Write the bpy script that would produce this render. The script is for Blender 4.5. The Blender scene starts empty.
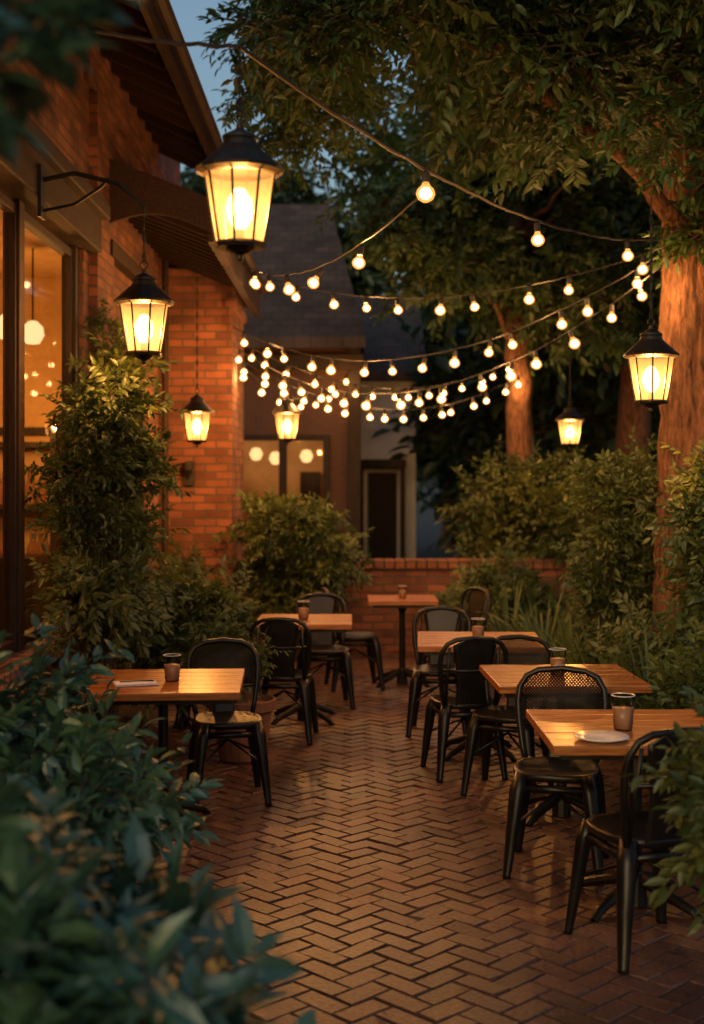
import bpy, math, random
import numpy as np
from mathutils import Vector, Matrix, noise
random.seed(7); np.random.seed(7)
scene=bpy.context.scene
col=scene.collection
scene.view_settings.view_transform='Standard'
scene.view_settings.look='None'
scene.view_settings.exposure=0

# ---------------------------------------------------------------- materials
def mat(name):
    m=bpy.data.materials.new(name); m.use_nodes=True
    nt=m.node_tree; nt.nodes.clear()
    out=nt.nodes.new('ShaderNodeOutputMaterial')
    return m,nt,out
def N(nt,t,**kw):
    n=nt.nodes.new(t)
    for k,v in kw.items():
        if k.startswith('_'): setattr(n,k[1:],v)
        else: n.inputs[k.replace('__',' ')].default_value=v
    return n
def L(nt,a,ao,b,bi): nt.links.new(a.outputs[ao],b.inputs[bi])
def ramp(nt,stops):
    r=nt.nodes.new('ShaderNodeValToRGB'); e=r.color_ramp.elements
    while len(e)<len(stops): e.new(0.5)
    for i,(p,c) in enumerate(stops):
        e[i].position=p; e[i].color=(c[0],c[1],c[2],1)
    return r
def noisy(name,c1,c2,scale=8,rough=0.6,metal=0,bump=0.2,stretch=(1,1,1),detail=6,spec=0.5,rough2=None,bdist=0.01):
    m,nt,out=mat(name)
    b=N(nt,'ShaderNodeBsdfPrincipled',Roughness=rough,Metallic=metal)
    b.inputs['Specular IOR Level'].default_value=spec
    tc=N(nt,'ShaderNodeTexCoord'); mp=N(nt,'ShaderNodeMapping'); mp.inputs['Scale'].default_value=stretch
    L(nt,tc,'Object',mp,'Vector')
    n=N(nt,'ShaderNodeTexNoise',Scale=scale,Detail=detail); n.inputs['Roughness'].default_value=.6
    L(nt,mp,'Vector',n,'Vector')
    r=ramp(nt,[(.3,c1),(.7,c2)]); L(nt,n,'Fac',r,'Fac'); L(nt,r,'Color',b,'Base Color')
    if rough2 is not None:
        mr=N(nt,'ShaderNodeMapRange'); mr.inputs['To Min'].default_value=rough; mr.inputs['To Max'].default_value=rough2
        L(nt,n,'Fac',mr,'Value'); L(nt,mr,'Result',b,'Roughness')
    if bump:
        bp=N(nt,'ShaderNodeBump',Strength=bump,Distance=bdist); L(nt,n,'Fac',bp,'Height'); L(nt,bp,'Normal',b,'Normal')
    L(nt,b,'BSDF',out,'Surface')
    return m
def brickmat(name,c1,c2,mortar,coord='UV',bw=.225,rh=.078,ms=.009):
    m,nt,out=mat(name)
    b=N(nt,'ShaderNodeBsdfPrincipled',Roughness=.85)
    uv=N(nt,'ShaderNodeTexCoord')
    br=N(nt,'ShaderNodeTexBrick',Scale=1.0); br.inputs['Color1'].default_value=(*c1,1); br.inputs['Color2'].default_value=(*c2,1)
    br.inputs['Mortar'].default_value=(*mortar,1); br.inputs['Mortar Size'].default_value=ms
    br.inputs['Mortar Smooth'].default_value=.2; br.inputs['Brick Width'].default_value=bw; br.inputs['Row Height'].default_value=rh
    nz=N(nt,'ShaderNodeTexNoise',Scale=2.2,Detail=9); L(nt,uv,coord,nz,'Vector')
    nw=N(nt,'ShaderNodeTexNoise',Scale=9.0,Detail=3); L(nt,uv,coord,nw,'Vector')
    vm=N(nt,'ShaderNodeVectorMath',_operation='SCALE'); vm.inputs['Scale'].default_value=.016; L(nt,nw,'Color',vm,0)
    va=N(nt,'ShaderNodeVectorMath',_operation='ADD'); L(nt,uv,coord,va,0); L(nt,vm,'Vector',va,1)
    L(nt,va,'Vector',br,'Vector')
    hs=N(nt,'ShaderNodeMix',_data_type='RGBA',_blend_type='MULTIPLY'); hs.inputs[0].default_value=.9
    rr=ramp(nt,[(.25,(.3,.28,.27)),(.5,(.8,.76,.72)),(.75,(1.3,1.2,1.1))]); L(nt,nz,'Fac',rr,'Fac')
    L(nt,br,'Color',hs,6); L(nt,rr,'Color',hs,7); L(nt,hs,2,b,'Base Color')
    nf=N(nt,'ShaderNodeTexNoise',Scale=45.0,Detail=5); L(nt,uv,coord,nf,'Vector')
    ma=N(nt,'ShaderNodeMath',_operation='MULTIPLY_ADD'); L(nt,br,'Fac',ma,0); ma.inputs[1].default_value=-1.0; L(nt,nf,'Fac',ma,2)
    bp=N(nt,'ShaderNodeBump',Strength=.9,Distance=.012); L(nt,ma,'Value',bp,'Height'); L(nt,bp,'Normal',b,'Normal')
    L(nt,b,'BSDF',out,'Surface'); return m
def leafmat(name,dark,light,trans=.35,rough=.5,gloss=0.06):
    m,nt,out=mat(name)
    at=N(nt,'ShaderNodeAttribute',_attribute_name='rnd')
    oi=N(nt,'ShaderNodeObjectInfo')
    ad=N(nt,'ShaderNodeMath',_operation='MULTIPLY_ADD'); L(nt,oi,'Random',ad,0); ad.inputs[1].default_value=.5
    mu=N(nt,'ShaderNodeMath',_operation='MULTIPLY'); L(nt,at,'Fac',mu,0); mu.inputs[1].default_value=.5; L(nt,mu,0,ad,2)
    r=ramp(nt,[(.1,dark),(.6,light),(.97,(light[0]*1.5,light[1]*1.25,light[2]))]); L(nt,ad,0,r,'Fac')
    b=N(nt,'ShaderNodeBsdfDiffuse'); L(nt,r,'Color',b,'Color')
    t=N(nt,'ShaderNodeBsdfTranslucent'); L(nt,r,'Color',t,'Color')
    mx=N(nt,'ShaderNodeMixShader'); mx.inputs[0].default_value=trans
    L(nt,b,'BSDF',mx,1); L(nt,t,'BSDF',mx,2)
    g=N(nt,'ShaderNodeBsdfGlossy',Roughness=rough); g.inputs['Color'].default_value=(.8,.85,.8,1)
    m2=N(nt,'ShaderNodeMixShader'); m2.inputs[0].default_value=gloss
    L(nt,mx,0,m2,1); L(nt,g,0,m2,2); L(nt,m2,0,out,'Surface'); return m
def emitmat(name,c,s,transp=True):
    m,nt,out=mat(name)
    e=N(nt,'ShaderNodeEmission',Strength=s); e.inputs['Color'].default_value=(*c,1)
    if not transp:
        L(nt,e,0,out,'Surface'); return m
    t=N(nt,'ShaderNodeBsdfTransparent'); a=N(nt,'ShaderNodeAddShader')
    L(nt,t,0,a,0); L(nt,e,0,a,1); L(nt,a,0,out,'Surface')
    m.cycles.emission_sampling='NONE'
    return m
def lanternglass(name):
    # bulb's glow on frosted glass painted as pane emission, fading above and below it
    m,nt,out=mat(name)
    tc=N(nt,'ShaderNodeTexCoord')
    sp=N(nt,'ShaderNodeSeparateXYZ'); L(nt,tc,'Object',sp,'Vector')
    a=N(nt,'ShaderNodeMath',_operation='SUBTRACT'); L(nt,sp,'Z',a,0); a.inputs[1].default_value=.09
    b=N(nt,'ShaderNodeMath',_operation='ABSOLUTE'); L(nt,a,0,b,0)
    nz=N(nt,'ShaderNodeTexNoise',Scale=9,Detail=3); L(nt,tc,'Object',nz,'Vector')
    mr=N(nt,'ShaderNodeMapRange',_interpolation_type='SMOOTHSTEP'); mr.inputs['From Min'].default_value=0; mr.inputs['From Max'].default_value=.15
    mr.inputs['To Min'].default_value=2.2; mr.inputs['To Max'].default_value=.7; L(nt,b,0,mr,'Value')
    mu=N(nt,'ShaderNodeMath',_operation='MULTIPLY'); L(nt,mr,'Result',mu,0)
    m3=N(nt,'ShaderNodeMath',_operation='ADD'); L(nt,nz,'Fac',m3,0); m3.inputs[1].default_value=.5; L(nt,m3,0,mu,1)
    e=N(nt,'ShaderNodeEmission'); e.inputs['Color'].default_value=(1,.42,.095,1); L(nt,mu,0,e,'Strength')
    t=N(nt,'ShaderNodeBsdfTransparent'); t.inputs['Color'].default_value=(.7,.6,.42,1); ad=N(nt,'ShaderNodeAddShader'); L(nt,t,0,ad,0); L(nt,e,0,ad,1); L(nt,ad,0,out,'Surface')
    m.cycles.emission_sampling='NONE'
    return m
def glassmat(name,tint=(.8,.8,.8),rough=.03,ior=1.5):
    m,nt,out=mat(name)
    t=N(nt,'ShaderNodeBsdfTransparent'); t.inputs['Color'].default_value=(*tint,1)
    g=N(nt,'ShaderNodeBsdfGlossy',Roughness=rough)
    f=N(nt,'ShaderNodeFresnel',IOR=ior)
    mx=N(nt,'ShaderNodeMixShader'); L(nt,f,0,mx,0); L(nt,t,0,mx,1); L(nt,g,0,mx,2); L(nt,mx,0,out,'Surface'); return m

M_brick=brickmat('brick_wall_mat',(.35,.13,.07),(.16,.058,.036),(.115,.09,.07))
M_roofsh=brickmat('roof_shingles',(.085,.066,.062),(.055,.043,.042),(.035,.028,.026),'Object',.22,.14,.008)
M_metal=noisy('black_metal',(.007,.0065,.0065),(.016,.014,.012),scale=14,rough=.24,metal=.3,bump=.05,rough2=.5)
M_iron=noisy('wrought_iron',(.012,.010,.009),(.03,.024,.018),scale=20,rough=.5,metal=.4,bump=.15)
M_wood=noisy('oiled_wood_top',(.17,.052,.012),(.50,.18,.042),scale=4,rough=.18,bump=.25,stretch=(1.2,16,16),detail=10,rough2=.42,bdist=.004)
M_dwood=noisy('dark_timber',(.020,.010,.0065),(.052,.026,.015),scale=6,rough=.7,bump=.3,stretch=(8,1,8),spec=.3)
M_dwood2=noisy('dark_timber_v',(.014,.008,.005),(.034,.018,.011),scale=6,rough=.6,bump=.3,stretch=(8,8,1),spec=.3)
M_bark=noisy('bark',(.045,.020,.010),(.32,.15,.075),scale=6,rough=.95,bump=1.0,stretch=(5,5,1.3),detail=12,bdist=.06)
M_terra=noisy('terracotta',(.18,.075,.042),(.28,.13,.07),scale=9,rough=.85,bump=.2)
M_soil=noisy('mulch',(.02,.013,.008),(.07,.045,.028),scale=25,rough=1,bump=1,bdist=.03)
M_ground=noisy('ground_mat',(.026,.018,.013),(.055,.036,.026),scale=12,rough=.95,bump=.4)
M_shingle=noisy('shingle',(.035,.025,.022),(.08,.058,.05),scale=10,rough=.85,bump=.4,stretch=(1,4,4))
M_brownwall=noisy('brown_siding',(.075,.036,.024),(.12,.06,.04),scale=5,rough=.8,bump=.3,stretch=(1,1,9))
M_white=noisy('pale_render',(.72,.75,.8),(.8,.84,.88),scale=3,rough=.8,bump=.1)
M_plaster=noisy('warm_plaster',(.5,.3,.12),(.75,.48,.22),scale=2,rough=.8,bump=.1)
M_ceramic=noisy('white_ceramic',(.7,.7,.68),(.8,.8,.78),scale=4,rough=.2,bump=0)
M_napkin=noisy('napkin_cloth',(.68,.68,.70),(.8,.8,.82),scale=30,rough=.9,bump=.2)
M_cable=noisy('cable_rubber',(.015,.013,.012),(.025,.022,.02),scale=20,rough=.6,bump=0)
M_drink=noisy('amber_drink',(.32,.17,.10),(.5,.3,.2),scale=8,rough=.3,bump=.1)
M_cupglass=glassmat('cup_glass',(.93,.91,.88),.06,1.25)
M_winglass=glassmat('window_glass',(.9,.84,.74),.02,1.25)
WARM=(1.0,.45,.135)
M_bulb=emitmat('bulb_glass_glow',(1,.38,.075),.8)
M_core=emitmat('filament_glow',(1,.55,.2),8.0)
M_lglass=lanternglass('lantern_glass')
M_lbulb=emitmat('lantern_flame',(1,.56,.2),5.0)
M_globe=emitmat('globe_glow',(1,.62,.3),2.0,False)
M_leaf_tree=leafmat('leaf_tree',(.018,.045,.013),(.058,.12,.027))
M_leaf_back=leafmat('leaf_back',(.018,.045,.026),(.045,.09,.045))
M_leaf_shrub=leafmat('leaf_shrub',(.025,.055,.015),(.095,.135,.032))
M_leaf_front=leafmat('leaf_front',(.022,.07,.045),(.055,.135,.08),trans=.15,rough=.4,gloss=.1)
M_leaf_grass=leafmat('leaf_grass',(.035,.075,.022),(.11,.16,.045))
M_leaf_dry=leafmat('leaf_dry',(.05,.03,.012),(.14,.08,.03))
M_twig=noisy('twig',(.03,.02,.012),(.07,.045,.03),scale=20,rough=.9,bump=0)

m,nt,out=mat('paver_brick')
b=N(nt,'ShaderNodeBsdfPrincipled',Roughness=.5)
at=N(nt,'ShaderNodeAttribute',_attribute_name='rnd')
r=ramp(nt,[(0,(.105,.056,.042)),(.4,(.155,.078,.056)),(.8,(.20,.10,.07)),(1,(.13,.080,.066))]); L(nt,at,'Fac',r,'Fac')
tc=N(nt,'ShaderNodeTexCoord'); nz=N(nt,'ShaderNodeTexNoise',Scale=1.1,Detail=9); L(nt,tc,'Object',nz,'Vector')
r2=ramp(nt,[(.3,(.36,.35,.36)),(.7,(1.15,1.1,1.05))]); L(nt,nz,'Fac',r2,'Fac')
mx=N(nt,'ShaderNodeMix',_data_type='RGBA',_blend_type='MULTIPLY'); mx.inputs[0].default_value=1
L(nt,r,'Color',mx,6); L(nt,r2,'Color',mx,7)
nf=N(nt,'ShaderNodeTexNoise',Scale=55,Detail=8); L(nt,tc,'Object',nf,'Vector')
r3=ramp(nt,[(.3,(.55,.55,.55)),(.7,(1.2,1.2,1.2))]); L(nt,nf,'Fac',r3,'Fac')
mx2=N(nt,'ShaderNodeMix',_data_type='RGBA',_blend_type='MULTIPLY'); mx2.inputs[0].default_value=1
L(nt,mx,2,mx2,6); L(nt,r3,'Color',mx2,7); L(nt,mx2,2,b,'Base Color')
bp=N(nt,'ShaderNodeBump',Strength=.8,Distance=.005); L(nt,nf,'Fac',bp,'Height'); L(nt,bp,'Normal',b,'Normal')
mr=N(nt,'ShaderNodeMapRange'); mr.inputs['To Min'].default_value=.22; mr.inputs['To Max'].default_value=.7; L(nt,nz,'Fac',mr,'Value'); L(nt,mr,'Result',b,'Roughness')
L(nt,b,'BSDF',out,'Surface'); M_paver=m

# ---------------------------------------------------------------- mesh helpers
class MB:
    def __init__(s): s.v=[]; s.f=[]
    def add(s,v,f):
        o=len(s.v); s.v+= [tuple(p) for p in v]; s.f+=[tuple(i+o for i in q) for q in f]
    def box(s,x0,x1,y0,y1,z0,z1):
        s.add([(x0,y0,z0),(x1,y0,z0),(x1,y1,z0),(x0,y1,z0),(x0,y0,z1),(x1,y0,z1),(x1,y1,z1),(x0,y1,z1)],
              [(0,3,2,1),(4,5,6,7),(0,1,5,4),(1,2,6,5),(2,3,7,6),(3,0,4,7)])
    def tube(s,pts,rad,seg=8,cap=True,flat=1.0,ridge=0):
        pts=[Vector(p) for p in pts]; n=len(pts)
        if not hasattr(rad,'__len__'): rad=[rad]*n
        up=Vector((0,0,1)); prev=None; v=[];f=[]
        for i,p in enumerate(pts):
            d=(pts[min(i+1,n-1)]-pts[max(i-1,0)]).normalized()
            if prev is None:
                a=d.cross(up)
                if a.length<.05: a=d.cross(Vector((0,1,0)))
            else: a=prev-d*prev.dot(d)
            a.normalize(); prev=a; c=d.cross(a)
            for k in range(seg):
                t=2*math.pi*k/seg; q=rad[i]
                if ridge:
                    nn=noise.noise(Vector((math.cos(t)*4.5,math.sin(t)*4.5,p.z*1.1)))+.5*noise.noise(Vector((math.cos(t)*11,math.sin(t)*11,p.z*3)))
                    q*=1+ridge*(1-2*abs(nn)*1.6)
                v.append(p+a*math.cos(t)*q+c*math.sin(t)*q*flat)
        for i in range(n-1):
            for k in range(seg):
                k2=(k+1)%seg; f.append((i*seg+k,i*seg+k2,(i+1)*seg+k2,(i+1)*seg+k))
        if cap:
            f.append(tuple(range(seg))[::-1]); f.append(tuple((n-1)*seg+k for k in range(seg)))
        s.add(v,f)
    def lathe(s,prof,seg=16,c=(0,0,0),ph=0):
        v=[];f=[]
        for (r,z) in prof:
            for k in range(seg):
                t=2*math.pi*(k+ph)/seg; v.append((c[0]+r*math.cos(t),c[1]+r*math.sin(t),c[2]+z))
        for i in range(len(prof)-1):
            for k in range(seg):
                k2=(k+1)%seg; f.append((i*seg+k,i*seg+k2,(i+1)*seg+k2,(i+1)*seg+k))
        s.add(v,f)
    def mesh(s,name,uv=False):
        me=bpy.data.meshes.new(name); me.from_pydata(s.v,[],s.f); me.update()
        if uv:
            l=me.uv_layers.new(name='UVMap')
            for p in me.polygons:
                n=p.normal; ax=max(range(3),key=lambda i:abs(n[i]))
                for li in p.loop_indices:
                    co=me.vertices[me.loops[li].vertex_index].co
                    l.data[li].uv=(co.y,co.z) if ax==0 else ((co.x,co.z) if ax==1 else (co.x,co.y))
        return me
def obj(name,me,material=None,parent=None,loc=(0,0,0),rot=(0,0,0),scale=(1,1,1),smooth=False,bevel=0):
    if isinstance(me,MB): me=me.mesh(name)
    o=bpy.data.objects.new(name,me); col.objects.link(o)
    if material and me is not None and len(me.materials)==0: me.materials.append(material)
    if smooth and me is not None:
        me.polygons.foreach_set('use_smooth',[True]*len(me.polygons))
    o.location=loc; o.rotation_euler=rot
    o.scale=scale if hasattr(scale,'__len__') else (scale,)*3
    if parent: o.parent=parent
    if bevel:
        bm=o.modifiers.new('bevel','BEVEL'); bm.width=bevel; bm.segments=2; bm.limit_method='ANGLE'
    return o
def empty(name,loc=(0,0,0),rz=0,s=1):
    e=bpy.data.objects.new(name,None); col.objects.link(e); e.location=loc; e.rotation_euler=(0,0,rz); e.scale=(s,s,s); e.empty_display_size=.1; return e
def point(name,loc,w,parent=None,c=WARM,r=.03):
    l=bpy.data.lights.new(name,'POINT'); l.energy=w; l.color=c; l.shadow_soft_size=r
    o=bpy.data.objects.new(name,l); col.objects.link(o); o.location=loc
    if parent: o.parent=parent
    return o

# ---------------------------------------------------------------- ground & patio
mb=MB(); mb.add([(-400,-60,-.008),(400,-60,-.008),(400,900,-.008),(-400,900,-.008)],[(0,1,2,3)])
obj('ground',mb,M_ground)
W=.1; G=.0020; c45=math.cos(math.radians(45)); verts=[];faces=[];rnd=[]
X0,X1,Y0,Y1=-2.0,2.05,-1.0,13.5
for i in range(-170,170):
    for j in range(-170,170):
        k=(i-j)%4
        if k==0: a=(i,j,i+2,j+1)
        elif k==2: a=(i,j-1,i+1,j+1)
        else: continue
        cx=(a[0]+a[2])/2*W; cy=(a[1]+a[3])/2*W
        wx=cx*c45-cy*c45; wy=cx*c45+cy*c45+6
        if wx<X0-.1 or wx>X1+.1 or wy<Y0 or wy>Y1: continue
        hx=(a[2]-a[0])/2*W-G-random.uniform(0,.0013); hy=(a[3]-a[1])/2*W-G-random.uniform(0,.0013)
        dz=random.gauss(0,.0016)+.004*noise.noise(Vector((wx*1.5,wy*1.5,0))); tx=random.gauss(0,.02); ty=random.gauss(0,.02); rz=random.gauss(0,.015)
        o=len(verts); b_=.005
        for (sx,sy,ins,z) in [(-1,-1,b_,0),(1,-1,b_,0),(1,1,b_,0),(-1,1,b_,0),(-1,-1,0,-.013),(1,-1,0,-.013),(1,1,0,-.013),(-1,1,0,-.013)]:
            q_=random.uniform(.6,1.6) if z==0 else 1
            lx=sx*(hx-ins*q_); ly=sy*(hy-ins*q_); lx,ly=lx-ly*rz,ly+lx*rz
            zz=z+dz+(lx*tx+ly*ty if z==0 else 0)-.001
            px=cx+lx; py=cy+ly
            verts.append((px*c45-py*c45,px*c45+py*c45+6,zz))
        faces+=[(o,o+1,o+2,o+3),(o,o+4,o+5,o+1),(o+1,o+5,o+6,o+2),(o+2,o+6,o+7,o+3),(o+3,o+7,o+4,o)]
        rnd+=[random.random()]*5
me=bpy.data.meshes.new('brick_patio'); me.from_pydata(verts,[],faces)
me.attributes.new('rnd','FLOAT','FACE').data.foreach_set('value',rnd)
obj('brick_patio',me,M_paver)

def bed(name,x0,x1,y0,y1,h,nx,ny):
    v=[];f=[]
    for i in range(nx+1):
        for j in range(ny+1):
            u=i/nx; w=j/ny
            e=min(1,6*min(u,1-u),6*min(w,1-w))
            v.append((x0+(x1-x0)*u+random.gauss(0,.02),y0+(y1-y0)*w,-.02+h*e+random.uniform(-.02,.02)))
    for i in range(nx):
        for j in range(ny):
            a=i*(ny+1)+j; f.append((a,a+ny+1,a+ny+2,a+1))
    me=bpy.data.meshes.new(name); me.from_pydata(v,[],f); obj(name,me,M_soil,smooth=True)
bed('planting_bed',1.75,6.5,5.9,13.4,.14,40,60)
bed('planting_bed',-1.88,-1.45,6.0,12.6,.10,6,50)

# ---------------------------------------------------------------- brick restaurant (left)
H=empty('brick_restaurant_building')
XB=-2.04
mb=MB()
mb.box(XB,-1.9,2.0,4.6,0,5.3)
mb.box(XB,-1.9,4.6,9.2,0,.70)
mb.box(XB,-1.9,4.6,9.2,3.72,5.3)
mb.box(XB,-1.9,9.2,10.7,0,5.3)
mb.box(XB,-1.9,10.7,12.2,2.62,5.3)
mb.box(XB,-1.9,12.2,13.0,0,5.3)
mb.box(-2.25,-1.2,13.0,14.4,0,3.9)
mb.box(XB,-1.9,13.0,14.4,3.9,5.3)
obj('brick_walls',mb.mesh('brick_walls',True),M_brick,H)
mb=MB(); mb.box(-1.9,-1.84,9.4,10.05,.0,4.6); mb.box(-1.9,-1.86,9.2,13.0,4.62,4.78)
mb.box(-1.26,-1.16,12.95,14.3,3.5,3.6)
obj('brick_pilaster',mb.mesh('brick_pilaster',True),M_brick,H)
mb=MB(); 
y=4.62
while y<9.18:
    mb.box(-2.03,-1.78+random.uniform(-.004,.004),y,y+.098,.703,.79); y+=.108
obj('brick_sill',mb.mesh('brick_sill',True),M_brick,H,bevel=.006)
mb=MB()
mb.box(-2.1,-1.80,4.4,9.35,3.42,3.718)
mb.box(-2.1,-1.74,4.4,9.38,3.66,3.76)
obj('window_header_beam',mb,M_dwood,H,bevel=.01)
mb=MB()
def frame(y0,y1,z0,z1,x0=-2.02,x1=-1.95,t=.06):
    mb.box(x0,x1,y0,y0+t,z0,z1); mb.box(x0,x1,y1-t,y1,z0,z1)
    mb.box(x0+.003,x1-.003,y0+t,y1-t,z0,z0+t); mb.box(x0+.003,x1-.003,y0+t,y1-t,z1-t,z1)
frame(4.65,6.1,.8,3.4); frame(6.12,7.6,.8,3.4); frame(7.62,9.1,.8,3.4)
mb.box(-2.03,-1.93,7.55,7.67,.79,3.42); mb.box(-2.03,-1.93,9.08,9.2,.79,3.42); mb.box(-2.03,-1.93,6.05,6.17,.79,3.42)
obj('window_frames',mb,M_dwood2,H,bevel=.006)
mb=MB(); 
for (a,b2) in [(4.7,6.05),(6.18,7.54),(7.68,9.05)]: mb.add([(-1.99,a,.86),(-1.99,b2,.86),(-1.99,b2,3.36),(-1.99,a,3.36)],[(0,1,2,3)])
obj('window_panes',mb,M_winglass,H)
mb=MB(); mb.box(-6.2,-6.1,2.0,13,0,3.9); mb.box(-6.1,-2.26,12.85,12.95,0,3.9); mb.box(-6.1,-2.26,2.0,2.1,0,3.9); mb.box(-6.1,-2.05,2.1,12.85,3.78,3.9)
obj('interior_walls',mb,M_plaster,H)
mb=MB(); mb.box(-6.1,-2.05,2.1,12.85,0.0,.05)
for z in (.9,1.5,2.1): mb.box(-3.6,-2.9,12.5,12.84,z,z+.05)
for x in (-3.62,-2.9): mb.box(x,x+.06,12.48,12.84,.05,2.2)
mb.box(-4.2,-2.8,11.4,12.0,.05,1.1)
for x in (-2.6,-3.4,-4.4): mb.box(x,x+.09,12.76,12.843,2.3,3.78)
mb.box(-5.9,-2.3,12.75,12.846,2.22,2.3)
obj('interior_shelves_and_counter',mb,M_dwood2,H)
mb=MB()
for i in range(22):
    z=random.choice((.95,1.55)); x=random.uniform(-3.5,-2.95)
    mb.lathe([(0,0),(.04,0),(.045,.15),(.015,.24),(.015,.32),(0,.32)],8,(x,12.62,z))
obj('interior_bottles',mb,M_terra,H)
for i,(x,y,z) in enumerate([(-2.75,11.2,3.05),(-3.6,9.6,2.7),(-2.55,11.6,1.75),(-2.62,9.9,2.95)]):
    mb=MB(); mb.lathe([(0,-.1),(.06,-.09),(.1,-.02),(.09,.05),(.04,.1),(0,.11)],12,(x,y,z)); obj('pendant_lamp_%d'%i,mb,M_globe,H,smooth=True)
    mb=MB(); mb.tube([(x,y,z+.1),(x,y,3.8)],.008,5); obj('pendant_cord_%d'%i,mb,M_iron,H)
point('interior_light_1',(-2.9,11.4,2.3),80,H,(1,.45,.11),.15)
point('interior_light_2',(-3.6,7.5,2.8),110,H,(1,.45,.11),.15)
mb=MB(); mb.box(-2.2,-1.96,10.72,10.82,0,2.6); mb.box(-2.2,-1.96,12.08,12.18,0,2.6); mb.box(-2.2,-1.963,10.82,12.08,2.48,2.6)
mb.box(-2.12,-2.06,10.82,12.08,.0,.9); mb.box(-2.12,-2.063,10.82,10.95,.9,2.48); mb.box(-2.12,-2.063,11.95,12.08,.9,2.48); mb.box(-2.12,-2.063,11.42,11.5,.9,2.48)
mb.box(-2.06,-1.99,10.98,11.01,.95,1.25)
obj('entrance_door',mb,M_dwood2,H,bevel=.005)
mb=MB(); mb.box(-2.1,-2.09,10.95,11.95,.9,2.48); obj('door_glass',mb,M_winglass,H)
mb=MB()
v=[(-1.3,3.0,4.86),(-1.3,12.9,4.86),(-4.3,12.9,6.3),(-4.3,3.0,6.3)]
mb.add(v+[(a,b2,c+.1) for a,b2,c in v],[(0,1,2,3),(7,6,5,4),(0,4,5,1),(1,5,6,2),(3,2,6,7),(0,3,7,4)])
obj('roof_slab',mb,M_shingle,H)
mb=MB()
y=3.1
while y<12.9:
    mb.add([(-1.36,y,4.76),(-1.36,y+.08,4.76),(-1.36,y+.08,4.86),(-1.36,y,4.86),(-2.3,y,5.19),(-2.3,y+.08,5.19),(-2.3,y+.08,5.31),(-2.3,y,5.31)],
           [(0,1,2,3),(4,7,6,5),(0,4,5,1),(3,2,6,7),(0,3,7,4),(1,5,6,2)]); y+=.42
mb.box(-1.32,-1.28,3.0,12.92,4.72,4.95)
mb.tube([(-1.22,3,4.86),(-1.22,12.95,4.84)],.055,8)
mb.tube([(-1.8,12.8,4.7),(-1.84,12.8,4.4),(-1.84,12.8,0.1)],.035,8)
obj('rafters_and_gutter',mb,M_dwood,H)
mb=MB()
ya,yb=9.9,14.5
v=[(-1.04,ya,3.84),(-1.04,yb,3.84),(-2.0,yb,4.22),(-2.0,ya,4.22)]
mb.add(v+[(a,b2,c+.07) for a,b2,c in v],[(0,1,2,3),(7,6,5,4),(0,4,5,1),(1,5,6,2),(3,2,6,7),(0,3,7,4)])
obj('canopy_roof',mb,M_shingle,H)
mb=MB()
mb.box(-1.10,-1.03,ya+.001,yb+.05,3.60,3.86)
mb.tube([(-.99,ya-.07,3.90),(-.99,yb+.07,3.90)],.045,8)
y=ya+.2
while y<yb:
    mb.add([(-1.12,y,3.68),(-1.12,y+.06,3.68),(-1.12,y+.06,3.84),(-1.12,y,3.84),(-1.9,y,3.98),(-1.9,y+.06,3.98),(-1.9,y+.06,4.16),(-1.9,y,4.16)],
           [(0,1,2,3),(4,7,6,5),(0,4,5,1),(3,2,6,7),(0,3,7,4),(1,5,6,2)]); y+=.24
n_=14
pts=[(-1.93+.92*t, ya-.04, 3.70-.07*t+.14*math.sin(math.pi*t)) for t in [i/n_ for i in range(n_+1)]]
top=[4.26-.36*t for t in [i/n_ for i in range(n_+1)]]
for i in range(n_):
    a=pts[i]; b2=pts[i+1]
    mb.add([(a[0],a[1],a[2]),(b2[0],b2[1],b2[2]),(b2[0],b2[1],top[i+1]),(a[0],a[1],top[i]),(a[0],a[1]+.04,a[2]),(b2[0],b2[1]+.04,b2[2]),(b2[0],b2[1]+.04,top[i+1]),(a[0],a[1]+.04,top[i])],
      [(0,1,2,3),(4,7,6,5),(0,4,5,1),(3,2,6,7)])
mb.box(-1.9,-1.82,ya,12.9,3.5,3.62)
obj('canopy_timber',mb,M_dwood,H)

LW=empty('low_brick_wall')
mb=MB(); mb.box(-1.2,4.5,13.5,13.75,0,.86)
obj('wall_body',mb.mesh('wall_body',True),M_brick,LW)
mb=MB(); x=-1.2
while x<4.5:
    mb.box(x,x+.1,13.45,13.8,.862,.95+random.uniform(-.003,.003)); x+=.11
obj('wall_cap',mb.mesh('wall_cap',True),M_brick,LW,bevel=.006)

# ---------------------------------------------------------------- brown house behind
B=empty('brown_house')
mb=MB()
mb.box(-3.4,-1.6,18,18.2,0,3.7); mb.box(-.36,.05,18,18.2,0,3.7); mb.box(-1.6,-.36,18,18.2,0,.8); mb.box(-1.6,-.36,18,18.2,2.34,3.7)
mb.box(-.15,.05,18.2,23,0,3.7); mb.box(-3.4,-3.2,18.2,23,0,3.7); mb.box(-3.2,-.15,22.8,23,0,3.7)
obj('siding_walls',mb,M_brownwall,B)
mb=MB()
mb.box(-1.66,-1.56,17.93,18.05,.74,2.4); mb.box(-.40,-.30,17.93,18.05,.74,2.4); mb.box(-1.01,-.90,17.93,18.05,.8,2.34)
mb.box(-1.56,-.40,17.94,18.05,.74,.82); mb.box(-1.56,-.40,17.94,18.05,2.32,2.4)
mb.box(-.06,.12,17.8,17.98,0,3.6); mb.box(-3.5,.16,17.75,17.92,3.3,3.5); mb.box(-1.9,-1.75,17.85,17.99,0,3.3)
obj('window_frame_and_posts',mb,M_dwood2,B,bevel=.01)
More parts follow.
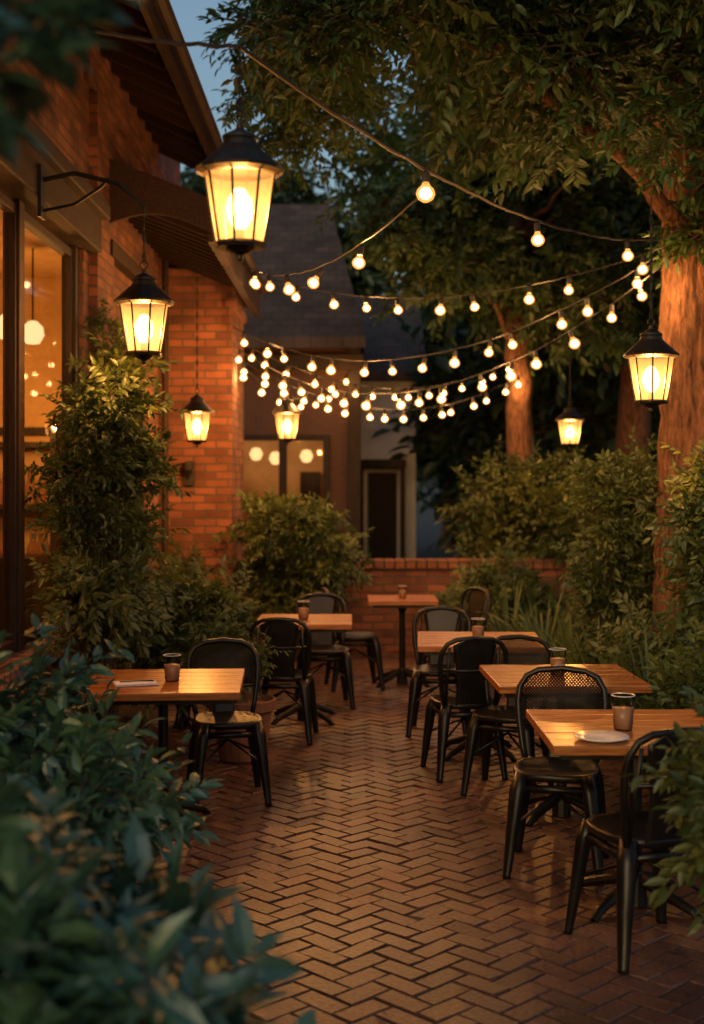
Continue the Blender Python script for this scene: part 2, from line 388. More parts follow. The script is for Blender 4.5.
mb=MB(); v=[(-3.6,17.4,3.55),(.18,17.4,3.55),(-.35,20.6,6.0),(-3.6,20.6,6.0),(.18,23.6,3.6),(-3.6,23.6,3.6)]
mb.add(v+[(a,b2,c+.14) for a,b2,c in v],[(3,2,1,0),(5,4,2,3),(6,7,8,9),(9,8,10,11),(0,1,7,6),(1,2,8,7),(2,4,10,8),(0,6,9,3),(3,9,11,5)])
mb.add([(.18,17.4,3.69),(.18,23.6,3.74),(-.35,20.6,6.14)],[(0,1,2)])
obj('shingle_roof',mb,M_roofsh,B)
mb=MB(); mb.box(-1.56,-.4,18.08,18.09,.82,2.32); obj('house_window_panes',mb,M_winglass,B)
mb=MB(); mb.box(-3.2,-.15,20.4,20.5,0,3.6); mb.box(-3.2,-.15,18.2,20.4,2.9,3.0); mb.box(-3.2,-.15,18.2,20.4,0,.1); obj('house_interior',mb,M_plaster,B)
mb=MB()
for x,z in [(-1.43,2.16),(-1.14,2.1),(-.68,2.13)]:
    mb.lathe([(0,-.1),(.06,-.085),(.1,0),(.06,.085),(0,.1)],12,(x,19.4,z))
obj('globe_lamps',mb,M_globe,B,smooth=True)
mb=MB(); mb.box(-1.5,-1.15,19.9,20.35,.1,1.5); mb.box(-.8,-.5,20,20.38,.1,1.9); obj('house_furniture',mb,M_dwood2,B)
point('house_light',(-1.3,19.0,2.5),30,B,(1,.70,.46),.1)

Wh=empty('white_house')
mb=MB(); mb.box(-1.5,1.12,22.8,28,0,3.5); obj('rendered_walls',mb,M_white,Wh)
mb=MB(); v=[(-1.7,22.5,3.5),(1.3,22.5,3.5),(1.3,25.3,5.2),(-1.7,25.3,5.2),(1.3,28.2,3.5),(-1.7,28.2,3.5)]
mb.add(v+[(a,b2,c+.14) for a,b2,c in v],[(3,2,1,0),(5,4,2,3),(6,7,8,9),(9,8,10,11),(0,1,7,6),(1,2,8,7),(2,4,10,8)])
mb.box(.1,.92,22.0,22.78,1.98,2.12)
obj('grey_roof',mb,M_roofsh,Wh)
mb=MB(); mb.box(.12,.2,22.05,22.15,0,1.98); mb.box(.82,.9,22.05,22.15,0,1.98); mb.box(.28,.78,22.7,22.79,.1,1.9); obj('porch_and_door',mb,M_dwood2,Wh)

# ---------------------------------------------------------------- furniture
def chair_mesh(kind):
    mb=MB()
    seg=28
    def se(r,t,p=3.2):
        c,s=math.cos(t),math.sin(t); k=(abs(c)**p+abs(s)**p)**(-1/p); return (r*k*c,r*k*s)
    rings=[(.180,.418),(.190,.424),(.193,.446),(.185,.455),(.168,.452),(.12,.444),(.06,.442)]
    v=[];f=[]
    for r,z in rings:
        for k in range(seg):
            x,y=se(r,2*math.pi*k/seg); v.append((x*(1-.12*(y>0)*y/.19),y,z))
    for i in range(len(rings)-1):
        for k in range(seg):
            k2=(k+1)%seg; f.append((i*seg+k,i*seg+k2,(i+1)*seg+k2,(i+1)*seg+k))
    f.append(tuple((len(rings)-1)*seg+k for k in range(seg))); f.append(tuple(range(seg))[::-1])
    mb.add(v,f)
    for sx in (-1,1):
        for sy in (-1,1):
            mb.tube([(sx*.140,sy*.145,.445),(sx*.160,sy*.165,.37),(sx*.180,sy*.187,.2),(sx*.200,sy*.213,.014),(sx*.202,sy*.215,0)],[.036,.040,.031,.021,.023],8,flat=.8)
        mb.tube([(sx*.158,-.162,.385),(sx*.158,.162,.385)],.018,6)
        mb.tube([(sx*.18,-.185,.22),(0,0,.33),(-sx*.18,.185,.22)],.007,6)
    mb.tube([(-.158,-.165,.385),(.158,-.165,.385)],.018,6); mb.tube([(-.158,.165,.385),(.158,.165,.385)],.018,6)
    yb=lambda z:.165+(z-.44)*.24
    hoop=[(-.155,yb(.42),.42),(-.175,yb(.5),.5),(-.195,yb(.62),.62),(-.202,yb(.7),.70),(-.196,yb(.76),.765),(-.165,yb(.81),.818),(-.11,yb(.84),.845),(0,yb(.85)+.012,.855)]
    hoop=hoop+[(-x,y,z) for x,y,z in hoop[-2::-1]]
    mb.tube(hoop,.0150,8)
    def hw(z):
        if z<.7: return .175+(z-.46)*.09
        t=min(1,(z-.7)/.152); return .200*math.sqrt(max(0,1-t**3))
    def panel(z0,z1,wf,n=9,th=.006):
        v=[];f=[]; m_=8
        for i in range(n+1):
            z=z0+(z1-z0)*i/n; w_=wf(z)
            for j in range(m_+1):
                u=-1+2*j/m_; x=u*w_; y=yb(z)+.016*(1-(x/.2)**2)
                v.append((x,y,z))
            for j in range(m_+1):
                u=-1+2*j/m_; x=u*w_; y=yb(z)+.016*(1-(x/.2)**2)+th
                v.append((x,y,z))
        r_=2*(m_+1)
        for i in range(n):
            for j in range(m_):
                a=i*r_+j; f.append((a,a+1,a+r_+1,a+r_)); a+=m_+1; f.append((a,a+r_,a+r_+1,a+1))
            a=i*r_; f.append((a,a+r_,a+r_+m_+1,a+m_+1)); a=i*r_+m_; f.append((a,a+m_+1,a+r_+m_+1,a+r_))
        mb.add(v,f)
    if kind=='mesh':
        mb.tube([(-.19,yb(.60),.60),(0,yb(.60)+.02,.595),(.19,yb(.60),.60)],.010,6)
        for sgn in (1,-1):
            for k in range(-30,31):
                x0=k*.0150; sl=[]
                for s in range(0,31):
                    z=.60+s*.0083; x=x0+sgn*(z-.72)*.9
                    if abs(x)<hw(z)-.004: sl.append((x,yb(z)+.014*(1-(x/.2)**2)+.001*sgn,z))
                    else:
                        if len(sl)>1: break
                        sl=[]
                if len(sl)>1: mb.tube([sl[0],sl[len(sl)//2],sl[-1]],.0050,4,flat=.6)
        panel(.44,.60,lambda z:.06,3)
    else:
        panel(.44,.846,lambda z:min(.095+.045*max(0,(z-.6))/.25,hw(z)),12)
        mb.tube([(-.19,yb(.66),.66),(0,yb(.66)+.026,.655),(.19,yb(.66),.66)],.010,6)
        for sx in (-1,1):
            mb.tube([(sx*.15,yb(.45)+.0,.45),(sx*.155,yb(.6)+.004,.6),(sx*.150,yb(.8)+.006,.80)],.0085,6)
    return mb.mesh('chair_frame')
CHs={}
for kd in ('mesh','solid'):
    c_=chair_mesh(kd); c_.materials.append(M_metal); c_.polygons.foreach_set('use_smooth',[len(p.vertices)<8 for p in c_.polygons]); CHs[kd]=c_
def chair(x,y,rz,kd='solid',s=1.0):
    e=empty('metal_bistro_chair',(x,y,0),math.radians(rz),s); obj('chair_frame',CHs[kd],None,e)
def table(x,y,s,rz=0):
    e=empty('wooden_cafe_table',(x,y,0),math.radians(rz)); h=s/2
    mb=MB(); n=6; w=s/n
    for i in range(n):
        mb.box(-h,h,-h+i*w+.0012,-h+(i+1)*w-.0012,.712+random.uniform(-.0006,.0006),.75+random.uniform(-.0006,.0006))
    obj('table_top',mb,M_wood,e,bevel=.005)
    mb=MB(); mb.box(-h+.04,h-.04,-h+.06,-h+.11,.685,.711); mb.box(-h+.04,h-.04,h-.11,h-.06,.685,.711); mb.box(-.05,.05,-h+.11,h-.11,.68,.709)
    mb.lathe([(0,.0),(.05,.0),(.045,.1),(.028,.14),(.026,.62),(.05,.68),(0,.68)],12)
    for k in range(4):
        a=math.pi/4+k*math.pi/2; c,s_=math.cos(a),math.sin(a)
        mb.tube([(.02*c,.02*s_,.11),(.15*c,.15*s_,.07),(.27*c,.27*s_,.03),(.31*c,.31*s_,.0)],[.028,.024,.02,.018],8)
    obj('table_pedestal',mb,M_metal,e,smooth=False)
    return e
def cup(x,y,z=.752,s=1.12):
    e=empty('glass_tumbler',(x,y,z),0,s)
    mb=MB(); mb.lathe([(0,0),(.03,0),(.033,.01),(.040,.1),(.041,.12)],18); obj('glass_wall',mb,M_cupglass,e,smooth=True)
    mb=MB(); mb.lathe([(0,.006),(.030,.006),(.036,.075),(0,.077)],16); obj('drink',mb,M_drink,e,smooth=True)
    mb=MB(); mb.tube([(.0405*math.cos(t*math.pi/10),.0405*math.sin(t*math.pi/10),.12) for t in range(21)],.0016,5,cap=False); obj('glass_rim',mb,M_ceramic,e)
def plate(x,y,z=.752,r=.11):
    e=empty('side_plate',(x,y,z)); mb=MB(); mb.lathe([(0,.004),(r*.55,.004),(r*.6,.0),(r*.62,.002),(r,.014),(r,.018),(r*.62,.008),(0,.007)],28); obj('plate_dish',mb,M_ceramic,e,smooth=True)
def napkin(x,y,rz,z=.752):
    e=empty('folded_napkin',(x,y,z),rz); mb=MB(); mb.box(-.11,.11,-.07,.07,0,.004); mb.box(-.108,.10,-.068,.062,.005,.011)
    obj('napkin_layers',mb,M_napkin,e,bevel=.002)
    mb=MB(); mb.tube([(-.08,0,.014),(.02,.0,.015),(.09,.0,.014)],[.003,.003,.009],6,flat=.4); mb.tube([(-.08,.02,.014),(.09,.02,.014)],[.004,.005],6,flat=.4); obj('cutlery',mb,M_metal,e)
table(1.20,5.5,.82,0); table(1.12,6.95,.78,2); table(.83,8.5,.8,-3)
table(-.98,6.75,.82,3); table(-.36,9.7,.72,0); table(.44,11.4,.6,0)
cup(1.13,5.42,s=1.2); plate(1.00,5.21); 
cup(1.10,6.95); cup(.82,8.45); cup(-.93,6.72); cup(-.36,9.65); napkin(-1.10,6.62,.3); cup(.44,11.35,s=.9)
chair(1.12,5.0,197,s=1.03); chair(.95,6.02,-14,'mesh',1.03); chair(.90,7.50,-22,'mesh'); chair(.68,7.95,190); chair(.62,9.22,-8)
chair(-.70,7.32,12,'mesh'); chair(-1.22,6.25,150); chair(-.47,9.0,176); chair(-.22,10.32,8); chair(.02,11.2,100); chair(.85,11.0,-60)

# ---------------------------------------------------------------- lanterns
def lantern_parts():
    seg=8
    A=MB()
    A.lathe([(.078+.04*i/8,.235*i/8) for i in range(9)],seg,ph=.5)
    F=MB()
    for k in range(seg):
        t=2*math.pi*(k+.5)/seg; c,s=math.cos(t),math.sin(t)
        F.tube([(.079*c,.079*s,-.005),(.119*c,.119*s,.24)],.0048,5)
    F.lathe([(.0,-.03),(.03,-.028),(.05,-.012),(.085,-.012),(.09,0),(.085,.008),(.07,.008)],seg,ph=.5)
    F.lathe([(.11,.228),(.126,.23),(.145,.24),(.147,.25),(.125,.268),(.09,.30),(.062,.325),(.055,.345),(.06,.35),(.058,.36),(.03,.375),(.012,.385),(.012,.40),(0,.405)],16)
    F.tube([(0,0,.40),(.018,0,.415),(.018,0,.432),(0,0,.445),(-.018,0,.432),(-.018,0,.415),(0,0,.40)],.004,6)
    F.lathe([(0,-.055),(.012,-.05),(.012,-.035),(.02,-.03)],8)
    F.tube([(0,0,0),(0,0,.05)],.016,8)
    Bm=MB(); Bm.lathe([(0,.04),(.018,.05),(.040,.08),(.048,.115),(.042,.15),(.018,.185),(0,.19)],12)
    a=A.mesh('lantern_glass'); a.materials.append(M_lglass)
    f=F.mesh('lantern_frame'); f.materials.append(M_iron)
    b=Bm.mesh('lantern_bulb'); b.materials.append(M_lbulb); b.polygons.foreach_set('use_smooth',[True]*len(b.polygons))
    return a,f,b
LA,LF,LBm=lantern_parts()
def lantern(x,y,z,s,cord_top,w,extra=None):
    e=empty('hanging_lantern',(x,y,z),random.uniform(0,.4),s)
    obj('glass_panes',LA,None,e); obj('iron_frame',LF,None,e); obj('bulb',LBm,None,e)
    point('lantern_light',(0,0,.12),w,e,WARM,.035)
    mb=MB(); top=(cord_top-z)/s
    mb.tube([(0,0,.44),(0,0,top)],.0035,5)
    n=int((top-.46)/.05)
    for i in range(n):
        zc=.46+i*.05; a=(i%2)*math.pi/2
        mb.tube([(.008*math.cos(a)*math.cos(t),.008*math.sin(a)*math.cos(t),zc+.028*math.sin(t)) for t in [k*math.pi/4 for k in range(9)]],.0028,4,cap=False)
    obj('hanging_chain',mb,M_iron,e)
    return e
LWt=122
lantern(-.38,4.4,2.59,1.02,3.255,LWt*.5)
lantern(-1.2,7.5,2.52,1.2,3.34,LWt)
lantern(-1.37,11.5,2.13,1.05,3.80,LWt*.9)
lantern(-.60,12.0,2.16,1.0,2.82,LWt*.8)
lantern(1.68,7.3,2.23,1.06,3.38,LWt*1.1)
lantern(2.18,13.0,2.14,1.0,3.6,LWt*1.1)
Bk=empty('lantern_bracket')
mb=MB(); mb.box(-1.80,-1.78,7.44,7.56,3.3,3.6); mb.tube([(-1.79,7.5,3.52),(-1.6,7.5,3.56),(-1.35,7.5,3.5),(-1.2,7.5,3.36),(-1.2,7.5,3.32)],.014,8)
mb.tube([(-1.79,7.5,3.34),(-1.6,7.5,3.38),(-1.45,7.5,3.48),(-1.4,7.5,3.53)],.01,6)
obj('bracket_iron',mb,M_iron,Bk)
Sc=empty('wall_sconce',(-1.62,12.9,1.85))
mb=MB(); mb.box(-.05,.05,.05,.1,-.12,.12); mb.tube([(0,.06,0),(0,-.05,-.03),(0,-.1,.03)],.012,6); mb.lathe([(0,.02),(.05,.03),(.06,.1),(.05,.1),(0,.04)],10,(0,-.1,0)); obj('sconce_iron',mb,M_iron,Sc)

# ---------------------------------------------------------------- string lights
BP=MB(); BP.lathe([(0,-.079),(.015,-.077),(.033,-.064),(.040,-.045),(.035,-.027),(.018,-.008),(.014,.004),(0,.005)],12)
nb=len(BP.f); BP.lathe([(0,-.068),(.012,-.064),(.025,-.052),(.026,-.040),(.017,-.023),(0,-.016)],10)
BPm=BP.mesh('bulb_glass'); BPm.materials.append(M_bulb); BPm.materials.append(M_core); BPm.polygons.foreach_set('use_smooth',[True]*len(BPm.polygons))
BPm.polygons.foreach_set('material_index',[0]*nb+[1]*(len(BP.f)-nb))
SP=MB(); SP.lathe([(0,0),(.016,.0),(.018,.01),(.017,.045),(.008,.055),(0,.055)],8)
SPm=SP.mesh('bulb_socket'); SPm.materials.append(M_cable)
cnt=[0]
def string(p0,p1,sag,bulbs,wire=.005,bw=13,name='string_lights'):
    e=empty(name); p0=Vector(p0); p1=Vector(p1)
    P=lambda t: p0.lerp(p1,t)+Vector((0,0,-4*sag*t*(1-t)))
    mb=MB(); mb.tube([P(i/40)+Vector((0,0,random.uniform(-.004,.004))) for i in range(41)],wire,5)
    obj('wire',mb,M_cable,e)
    if isinstance(bulbs,int): ts=[(i+.5+random.uniform(-.22,.22))/bulbs for i in range(bulbs)]
    else: ts=bulbs
    for i,t in enumerate(ts):
        p=P(t); q=p+Vector((0,0,-.062))
        tilt=(random.gauss(0,.15),random.gauss(0,.15),0)
        obj('socket_%d'%i,SPm,None,e,loc=q+Vector((0,0,.004)),rot=tilt); obj('bulb_%d'%i,BPm,None,e,loc=q,rot=tilt,scale=random.uniform(.92,1.12))
        cnt[0]+=1
        if cnt[0]%4==0: point('bulb_light_%d'%i,q+Vector((0,0,-.045)),bw,e,WARM,.02)
R=(2.08,8.8,3.42)
string((-1.9,5.6,3.95),(-.38,4.4,3.26),.06,[],.008,name='support_cable')
string((-.38,4.4,3.26),R,.2,[.285,.55,.86],.008)
string((.33,5.66,3.06),(-.98,11.6,3.72),.22,[.22,.42,.6,.74,.87])
string((-1.0,12.4,3.78),(2.1,8.8,3.36),.3,10)
string((-1.18,12.9,3.30),(2.06,8.82,3.30),.50,14)
string((-1.18,12.94,3.12),(2.1,8.82,3.24),.66,16)
string((-1.18,13.0,3.02),(2.12,15.85,3.1),.50,16,bw=11)
string((-1.17,13.1,3.2),(2.05,15.85,3.3),.45,15,bw=11)
string((-1.17,13.2,3.0),(.0,17.8,3.3),.4,9,bw=9)

# ---------------------------------------------------------------- foliage
def leaf_arrays(P,D,Nn,Ln,Wd,droop,mb_v,mb_f,rnds,rv):
    for p,d,n,l,w,rr in zip(P,D,Nn,Ln,Wd,rv):
        d=d/np.linalg.norm(d); s=np.cross(d,n); s/= (np.linalg.norm(s)+1e-6); n=np.cross(s,d)
        o=len(mb_v)
        mid=[p+d*l*t-n*droop*l*t*t for t in (0,.32,.68,1)]
        w1=s*w*.5; w2=s*w*.42; up=n*w*.13
        mb_v+= [mid[0],mid[1],mid[2],mid[3],mid[1]-w1+up,mid[2]-w2+up,mid[1]+w1+up,mid[2]+w2+up]
        mb_f+= [(o,o+6,o+1),(o+1,o+6,o+7,o+2),(o+2,o+7,o+3),(o,o+1,o+4),(o+1,o+2,o+5,o+4),(o+2,o+3,o+5)]
        rnds+=[rr]*6
def cluster(name,material,ntw,nleaf,tl,ll,lw,droop=.25,upb=.2,spread=.8,flat=1.0):
    v=[];f=[];rn=[]; tw=MB()
    for t in range(ntw):
        d=np.random.normal(0,1,3); d[2]=d[2]*flat+upb; d/=np.linalg.norm(d)
        base=np.random.normal(0,tl*.18,3); length=tl*np.random.uniform(.6,1.15)
        sag=np.random.uniform(.05,.35)
        pts=[base+d*length*s+np.array([0,0,-sag*length*s*s]) for s in np.linspace(0,1,6)]
        tw.tube([tuple(p) for p in pts],[.012*tl,.01*tl,.009*tl,.007*tl,.005*tl,.003*tl],3,cap=False)
        br=np.random.uniform(0,1)
        P=[];D=[];Nn=[];Ln=[];Wd=[];rv=[]
        for k in range(nleaf):
            s=.2+.8*(k+.5)/nleaf
            p=base+d*length*s+np.array([0,0,-sag*length*s*s])
            up=np.array([0,0,1.])+np.random.normal(0,.35,3)
            side=np.cross(d,up); side/=np.linalg.norm(side)+1e-6
            if k%2: side=-side
            dd=d*.65+side*spread+np.random.normal(0,.25,3)+np.array([0,0,-.15])
            if k==nleaf-1: dd=d+np.random.normal(0,.15,3)
            P.append(p);D.append(dd);Nn.append(up/np.linalg.norm(up)); q=np.random.uniform(.65,1.2); Ln.append(ll*q); Wd.append(lw*q)
            rv.append(min(1,max(0,.6*br+.4*np.random.uniform())))
        leaf_arrays(P,D,Nn,Ln,Wd,droop,v,f,rn,rv)
    nl=len(f); o=len(v)
    v+= [np.array(p) for p in tw.v]; f+=[tuple(i+o for i in q) for q in tw.f]; rn+=[0]*len(tw.f)
    me=bpy.data.meshes.new(name); me.from_pydata([tuple(p) for p in v],[],f)
    me.attributes.new('rnd','FLOAT','FACE').data.foreach_set('value',rn)
    me.materials.append(material); me.materials.append(M_twig)
    me.polygons.foreach_set('material_index',[0]*nl+[1]*len(tw.f)); me.update()
    return me
C_tree=[cluster('leaf_spray',M_leaf_tree,20,12,.42,.10,.040,flat=.6,upb=0) for _ in range(4)]
C_back=[cluster('leaf_spray_far',M_leaf_back,24,11,.5,.14,.07,flat=.7) for _ in range(3)]
C_shrub=[cluster('shrub_spray',M_leaf_shrub,22,13,.26,.065,.025,upb=.5) for _ in range(4)]
C_fine=[cluster('shrub_spray_fine',M_leaf_front,20,12,.22,.07,.026,upb=.5) for _ in range(3)]
C_front=[cluster('broad_spray',M_leaf_front,10,9,.20,.13,.050,upb=.7,droop=.35) for _ in range(3)]
def rot_rand(t=.5): return (random.gauss(0,t),random.gauss(0,t),random.uniform(0,6.28))
def place(parent,meshes,pos,s,t=.5,name='foliage'):
    return obj(name,random.choice(meshes),None,parent,loc=pos,rot=rot_rand(t),scale=s*random.uniform(.75,1.25))
def ell(c,r,hollow=.0):
    while True:
        p=Vector((random.uniform(-1,1),random.uniform(-1,1),random.uniform(-1,1)))
        if hollow<=p.length<=1: return Vector((c[0]+p.x*r[0],c[1]+p.y*r[1],c[2]+p.z*r[2]))
def shrub(name,c,r,n,meshes,s=1,base=None,hollow=.35,t=.5):
    e=empty(name,(c[0],c[1],0 if base is None else base))
    mb=MB(); b0=0
    for i in range(n):
        p=ell((0,0,c[2]-e.location.z),r,hollow)
        place(e,meshes,p,s,t)
        if i%3==0:
            mb.tube([(random.gauss(0,.04),random.gauss(0,.04),b0),(p.x*.4,p.y*.4,p.z*.5),(p.x,p.y,p.z)],[.012,.009,.004],5)
    obj('stems',mb,M_twig,e)
    return e
random.seed(21)
shrub('broadleaf_shrub',(-.68,2.5,.64),(.42,.40,.46),66,C_front,1.0,t=.3)
shrub('leafy_shrub',(-1.15,4.3,.70),(.46,.6,.36),48,C_fine,1.1)
shrub('leafy_shrub',(-1.5,5.6,.55),(.3,.5,.3),20,C_fine,1.0)
shrub('climbing_plant',(-1.56,8.25,1.72),(.26,.60,.98),58,C_shrub,.95)
V=empty('wall_vine'); mb=MB()
for vx in range(5):
    y0=9.25+.3*vx; p=Vector((-1.86,y0,.1)); path=[p.copy()]
    for s in range(14):
        p=p+Vector((random.uniform(-.005,.006),random.gauss(0,.07),.2)); p.x=max(-1.83 if 9.38<p.y<10.07 else -1.88,min(-1.8,p.x)); path.append(p.copy())
        if random.random()<.75: place(V,C_shrub,p+Vector((.06,0,0)),.55)
    mb.tube(path,[.014-.0007*k for k in range(len(path))],5)
for s in range(6): 
    place(V,C_shrub,Vector((-1.72,7.4+.3*s,.82)),.4)
obj('vine_stems',mb,M_twig,V)
shrub('leafy_shrub',(-1.22,9.4,.66),(.38,.6,.38),42,C_shrub,1.0)
shrub('leafy_shrub',(-1.45,11.4,.6),(.3,.7,.45),26,C_shrub,1.0)
P1=empty('terracotta_planter',(-.70,8.3,0))
mb=MB(); mb.lathe([(0,0),(.13,0),(.15,.02),(.19,.32),(.215,.33),(.22,.39),(.2,.395),(.18,.36),(0,.35)],20); obj('pot',mb,M_terra,P1,smooth=False)
for i in range(10): place(P1,C_shrub,ell((-.12,.05,.62),(.2,.2,.2)),.8)
shrub('leafy_shrub',(-.58,12.85,1.0),(.52,.35,.55),50,C_shrub,1.1)
shrub('leafy_shrub',(2.0,14.3,1.2),(.8,.6,.85),72,C_shrub,1.3)
shrub('leafy_shrub',(1.4,12.8,.5),(.5,.45,.4),36,C_shrub,1.1)
shrub('leafy_shrub',(3.0,13.6,1.0),(.8,.6,.8),55,C_shrub,1.4)
shrub('leafy_shrub',(2.0,9.6,1.25),(.32,.4,.75),58,C_shrub,1.0)
shrub('leafy_shrub',(2.25,7.9,1.45),(.2,.3,.5),32,C_shrub,1.0)
shrub('leafy_shrub',(2.2,7.6,.4),(.4,.5,.3),40,C_shrub,1.0)
shrub('leafy_shrub',(1.95,8.6,.5),(.28,.4,.28),26,C_shrub,1.0)
shrub('leafy_shrub',(1.92,6.6,.55),(.3,.5,.3),34,C_shrub,1.0)
shrub('leafy_shrub',(1.33,4.0,.80),(.2,.25,.16),20,C_shrub,.95)
def grass_mesh(name,n,h,w):
    v=[];f=[];rn=[]
    for i in range(n):
        a=random.uniform(0,6.28); lean=random.uniform(.2,1.0); hh=h*random.uniform(.6,1.1); r0=random.uniform(0,.07)
        dx,dy=math.cos(a),math.sin(a); ww=w*random.uniform(.6,1.2); rr=random.random(); o=len(v)
        for s in range(7):
            t=s/6; r=r0+lean*hh*.85*t**1.4; z=hh*(t*(1.05)-.55*lean*t*t*t)
            wd=ww*(1-t)**.6*(.5+t)*.8 if s<6 else .0005
            v.append((dx*r-dy*wd,dy*r+dx*wd,z)); v.append((dx*r+dy*wd,dy*r-dx*wd,z))
            if s<6: f.append((o+2*s,o+2*s+1,o+2*s+3,o+2*s+2)); rn.append(rr)
    me=bpy.data.meshes.new(name); me.from_pydata(v,[],f)
    me.attributes.new('rnd','FLOAT','FACE').data.foreach_set('value',rn); me.materials.append(M_leaf_grass); return me
GR=[grass_mesh('grass_blades',110,.75,.016) for _ in range(3)]
for (x,y,s) in [(1.55,10.5,1.3),(2.15,11.6,1.3),(1.4,11.5,1.15),(2.6,10.6,1.2),(1.68,8.9,1.15),(1.85,8.0,1.15),(2.3,7.0,1.1),(1.95,6.5,1.0),(2.7,6.6,1.1),(1.72,7.3,.95),(2.4,6.0,1.0),(1.66,9.8,1.15)]:
    e=empty('ornamental_grass',(x,y,.05),random.uniform(0,6),s); obj('grass_blades',random.choice(GR),None,e)
v=[];f=[];rn=[]; P=[];D=[];Nn=[];Ln=[];Wd=[];rv=[]
for i in range(70):
    edge=random.random()<.6
    x=random.choice((-1,1))*random.uniform(.9,1.7) if edge else random.uniform(-1.2,1.4)
    P.append(np.array([x,random.uniform(3,12.5),.009])); a=random.uniform(0,6.28); D.append(np.array([math.cos(a),math.sin(a),.05])); Nn.append(np.array([random.gauss(0,.2),random.gauss(0,.2),1.]))
    q=random.uniform(.035,.07); Ln.append(q); Wd.append(q*.42); rv.append(random.random())
leaf_arrays(P,D,Nn,Ln,Wd,.1,v,f,rn,rv)
me=bpy.data.meshes.new('fallen_leaves'); me.from_pydata([tuple(p) for p in v],[],f); me.attributes.new('rnd','FLOAT','FACE').data.foreach_set('value',rn); obj('fallen_leaves',me,M_leaf_dry)

# ---------------------------------------------------------------- trees
def wob(p,q,n,a):
    p=Vector(p);q=Vector(q); r=[]
    for i in range(n+1):
        t=i/n; w=a*math.sin(math.pi*t)
        r.append(p.lerp(q,t)+Vector((random.gauss(0,w),random.gauss(0,w),random.gauss(0,w*.6))))
    return r
def trunk(mb,base,top,r0,r1,seg=18,n=16,flare=.5,wa=.03,ridge=0):
    pts=wob(base,top,n,wa); 
    if ridge:
        fine=[]
        for a,b in zip(pts[:-1],pts[1:]):
            for k in range(6): fine.append(a.lerp(b,k/6))
        fine.append(pts[-1]); pts=fine; 
    m_=len(pts)-1; rad=[]
    for i in range(m_+1):
        t=i/m_; rad.append((r0+(r1-r0)*t)*(1+flare*math.exp(-t*n*.9))*(1 if ridge else 1+random.gauss(0,.025)))
    mb.tube(pts,rad,seg,ridge=ridge)
    return pts
T=empty('large_shade_tree')
mb=MB()
trunk(mb,(2.40,9.1,-.05),(2.44,9.25,6.5),.275,.16,96,20,.55,.012,ridge=.10)
limbs=[((2.40,9.1,3.35),(1.85,8.6,4.1),(1.0,8.3,4.55),(-.2,8.0,4.9),.07),((2.42,9.15,4.2),(1.7,9.8,5.0),(.8,10.6,5.5),(-.6,11.0,5.8),.08),
 ((2.4,9.1,3.9),(2.9,8.2,4.6),(3.0,7.2,5.2),(2.7,6.2,5.5),.08),((2.45,9.2,4.8),(1.8,8.2,5.4),(1.2,7.0,5.6),(.4,6.0,5.6),.07),
 ((2.45,9.2,5.2),(3.2,10.2,6.0),(3.8,11.2,6.4),(4.2,12,6.6),.08),((2.4,9.1,3.0),(2.62,8.75,3.5),(2.8,8.4,4.0),(2.9,8.0,4.4),.045),((2.42,9.15,4.6),(2.0,10.5,5.2),(1.6,12,5.4),(1.2,13,5.3),.07)]
tips=[]
for a,b2,c,d,r in limbs:
    pts=[]
    for s in range(13):
        t=s/12; A=Vector(a);Bq=Vector(b2);C=Vector(c);D=Vector(d)
        p=A*(1-t)**3+Bq*3*t*(1-t)**2+C*3*t*t*(1-t)+D*t**3
        pts.append(p+Vector((random.gauss(0,.02),random.gauss(0,.02),random.gauss(0,.02))))
    mb.tube(pts,[r*(1-.8*i/12) for i in range(13)],8)
    for s in range(4,13):
        for q in range(2):
            p=pts[s]; e2=p+Vector((random.gauss(0,.4),random.gauss(0,.4),random.gauss(-.02,.25)))
            mb.tube([p,p.lerp(e2,.5)+Vector((0,0,.04)),e2],[.018,.012,.005],5); tips.append(e2)
obj('trunk_and_limbs',mb,M_bark,T,smooth=True)
for p in tips: place(T,C_tree,p,.95,.35)
def crown(parent,c,r,n,meshes,s,t=.35):
    for k in range(n): place(parent,meshes,ell(c,r,.25),s,t)
crown(T,(1.8,8.8,5.3),(2.4,2.4,1.0),80,C_tree,1.05)
crown(T,(.7,8.0,4.85),(1.4,1.4,.45),18,C_tree,.95)
crown(T,(-.45,10.6,5.15),(.60,1.3,.72),44,C_tree,.8)
crown(T,(2.9,7.4,4.9),(.9,1.6,.9),26,C_tree,1.0)
crown(T,(1.4,11.5,5.5),(2.0,1.8,.9),42,C_tree,1.15)
T2=empty('shade_tree'); mb=MB()
trunk(mb,(2.13,16,-.05),(2.0,16.2,6.0),.20,.10,32,18,.4,.02,ridge=.06)
for q in range(9):
    z=random.uniform(3.0,5.5); a=q*.7; e2=Vector((2.08+1.6*math.cos(a),16.1+1.4*math.sin(a),z+random.uniform(.2,1.0)))
    mb.tube(wob((2.08,16.1,z),e2,5,.06),[.05,.042,.035,.026,.018,.01],6)
obj('trunk_and_limbs',mb,M_bark,T2,smooth=True)
crown(T2,(2.1,16,5.5),(2.3,1.9,1.8),90,C_tree,1.3)
crown(T2,(1.0,14.8,4.5),(.95,.8,.7),30,C_tree,1.1)
crown(T2,(3.2,15.5,4.0),(1.2,.9,.8),24,C_tree,1.2)
T3=empty('shade_tree'); mb=MB()
trunk(mb,(3.85,18,-.05),(4.0,18,7.5),.26,.15,32,14,.4,.02,ridge=.06); obj('trunk_and_limbs',mb,M_bark,T3,smooth=True)
crown(T3,(4.2,18,6.2),(2.6,2.0,2.6),76,C_back,1.6)
FM=empty('distant_tree_line')
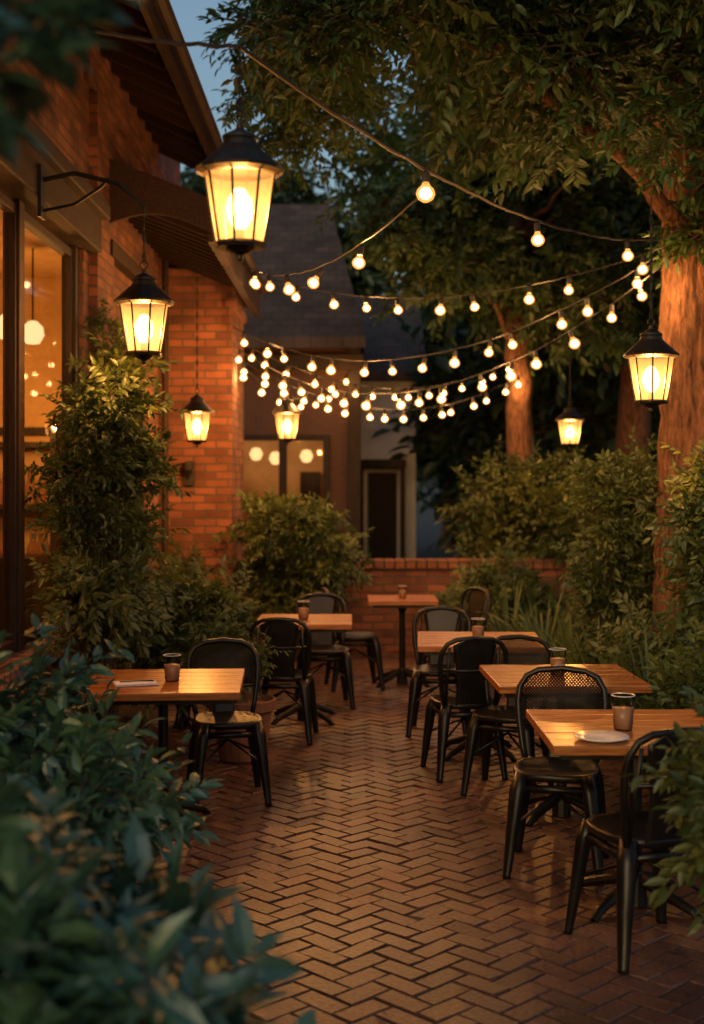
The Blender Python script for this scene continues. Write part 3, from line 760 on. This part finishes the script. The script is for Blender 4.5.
crown(FM,(6.0,22,3.2),(4.3,2.5,3.4),150,C_back,2.4)
crown(FM,(3.2,21,.9),(1.1,1.0,1.2),34,C_back,1.5)
crown(FM,(3.2,34,4.0),(3.2,2.0,2.4),60,C_back,2.8)
crown(FM,(-2.4,31,6.9),(3.0,1.6,2.2),64,C_back,2.2)
crown(FM,(9,26,6),(5,3,6),80,C_back,3.0)
mb=MB()
for x,y,h in [(2.6,34,5.5),(-2.4,31,7),(4.5,22,5),(7,23,6),(9,26,8)]: trunk(mb,(x,y,-.05),(x+.2,y,h),.25,.1,10,10)
obj('distant_trunks',mb,M_bark,FM)
T4=empty('ornamental_tree'); mb=MB()
trunk(mb,(-1.3,1.5,-.02),(-1.25,1.55,2.5),.05,.03,10,10,.3,.01)
mb.tube([(-1.25,1.55,2.35),(-1.0,1.7,2.5),(-.75,1.85,2.5),(-.54,1.95,2.42)],[.022,.016,.01,.005],6)
obj('trunk_and_limbs',mb,M_bark,T4,smooth=True)
for p in [(-.57,1.95,2.36),(-.54,1.92,2.46),(-.62,1.98,2.42),(-.75,1.8,2.45),(-1.0,1.7,2.5),(-.62,1.95,2.54)]: place(T4,C_front,p,.66)

# ---------------------------------------------------------------- world, sky fill, camera
w=bpy.data.worlds.new('World'); scene.world=w; w.use_nodes=True; nt=w.node_tree
bg=nt.nodes['Background']; sk=nt.nodes.new('ShaderNodeTexSky'); sk.sky_type='NISHITA'; sk.sun_disc=False
sk.sun_elevation=math.radians(6); sk.sun_rotation=math.radians(200); sk.ozone_density=1.6; sk.dust_density=5
nt.links.new(sk.outputs[0],bg.inputs[0]); bg.inputs[1].default_value=.22
s=bpy.data.lights.new('dusk_sky_fill','SUN'); s.energy=.13; s.angle=math.radians(40); s.color=(.6,.82,1)  # added cool fill for sky glow from behind the camera, no visible sun
so=bpy.data.objects.new('dusk_sky_fill',s); col.objects.link(so); so.rotation_euler=(math.radians(62),0,math.radians(-20))
cam=bpy.data.cameras.new('camera'); cam.lens=45.7; cam.sensor_width=36; cam.shift_y=-.033; cam.clip_end=2000; cam.clip_start=.05
cam.dof.use_dof=True; cam.dof.focus_distance=6.4; cam.dof.aperture_fstop=1.8
co=bpy.data.objects.new('camera',cam); col.objects.link(co); co.location=(0,0,1.8); co.rotation_euler=(math.pi/2,0,0)
scene.camera=co
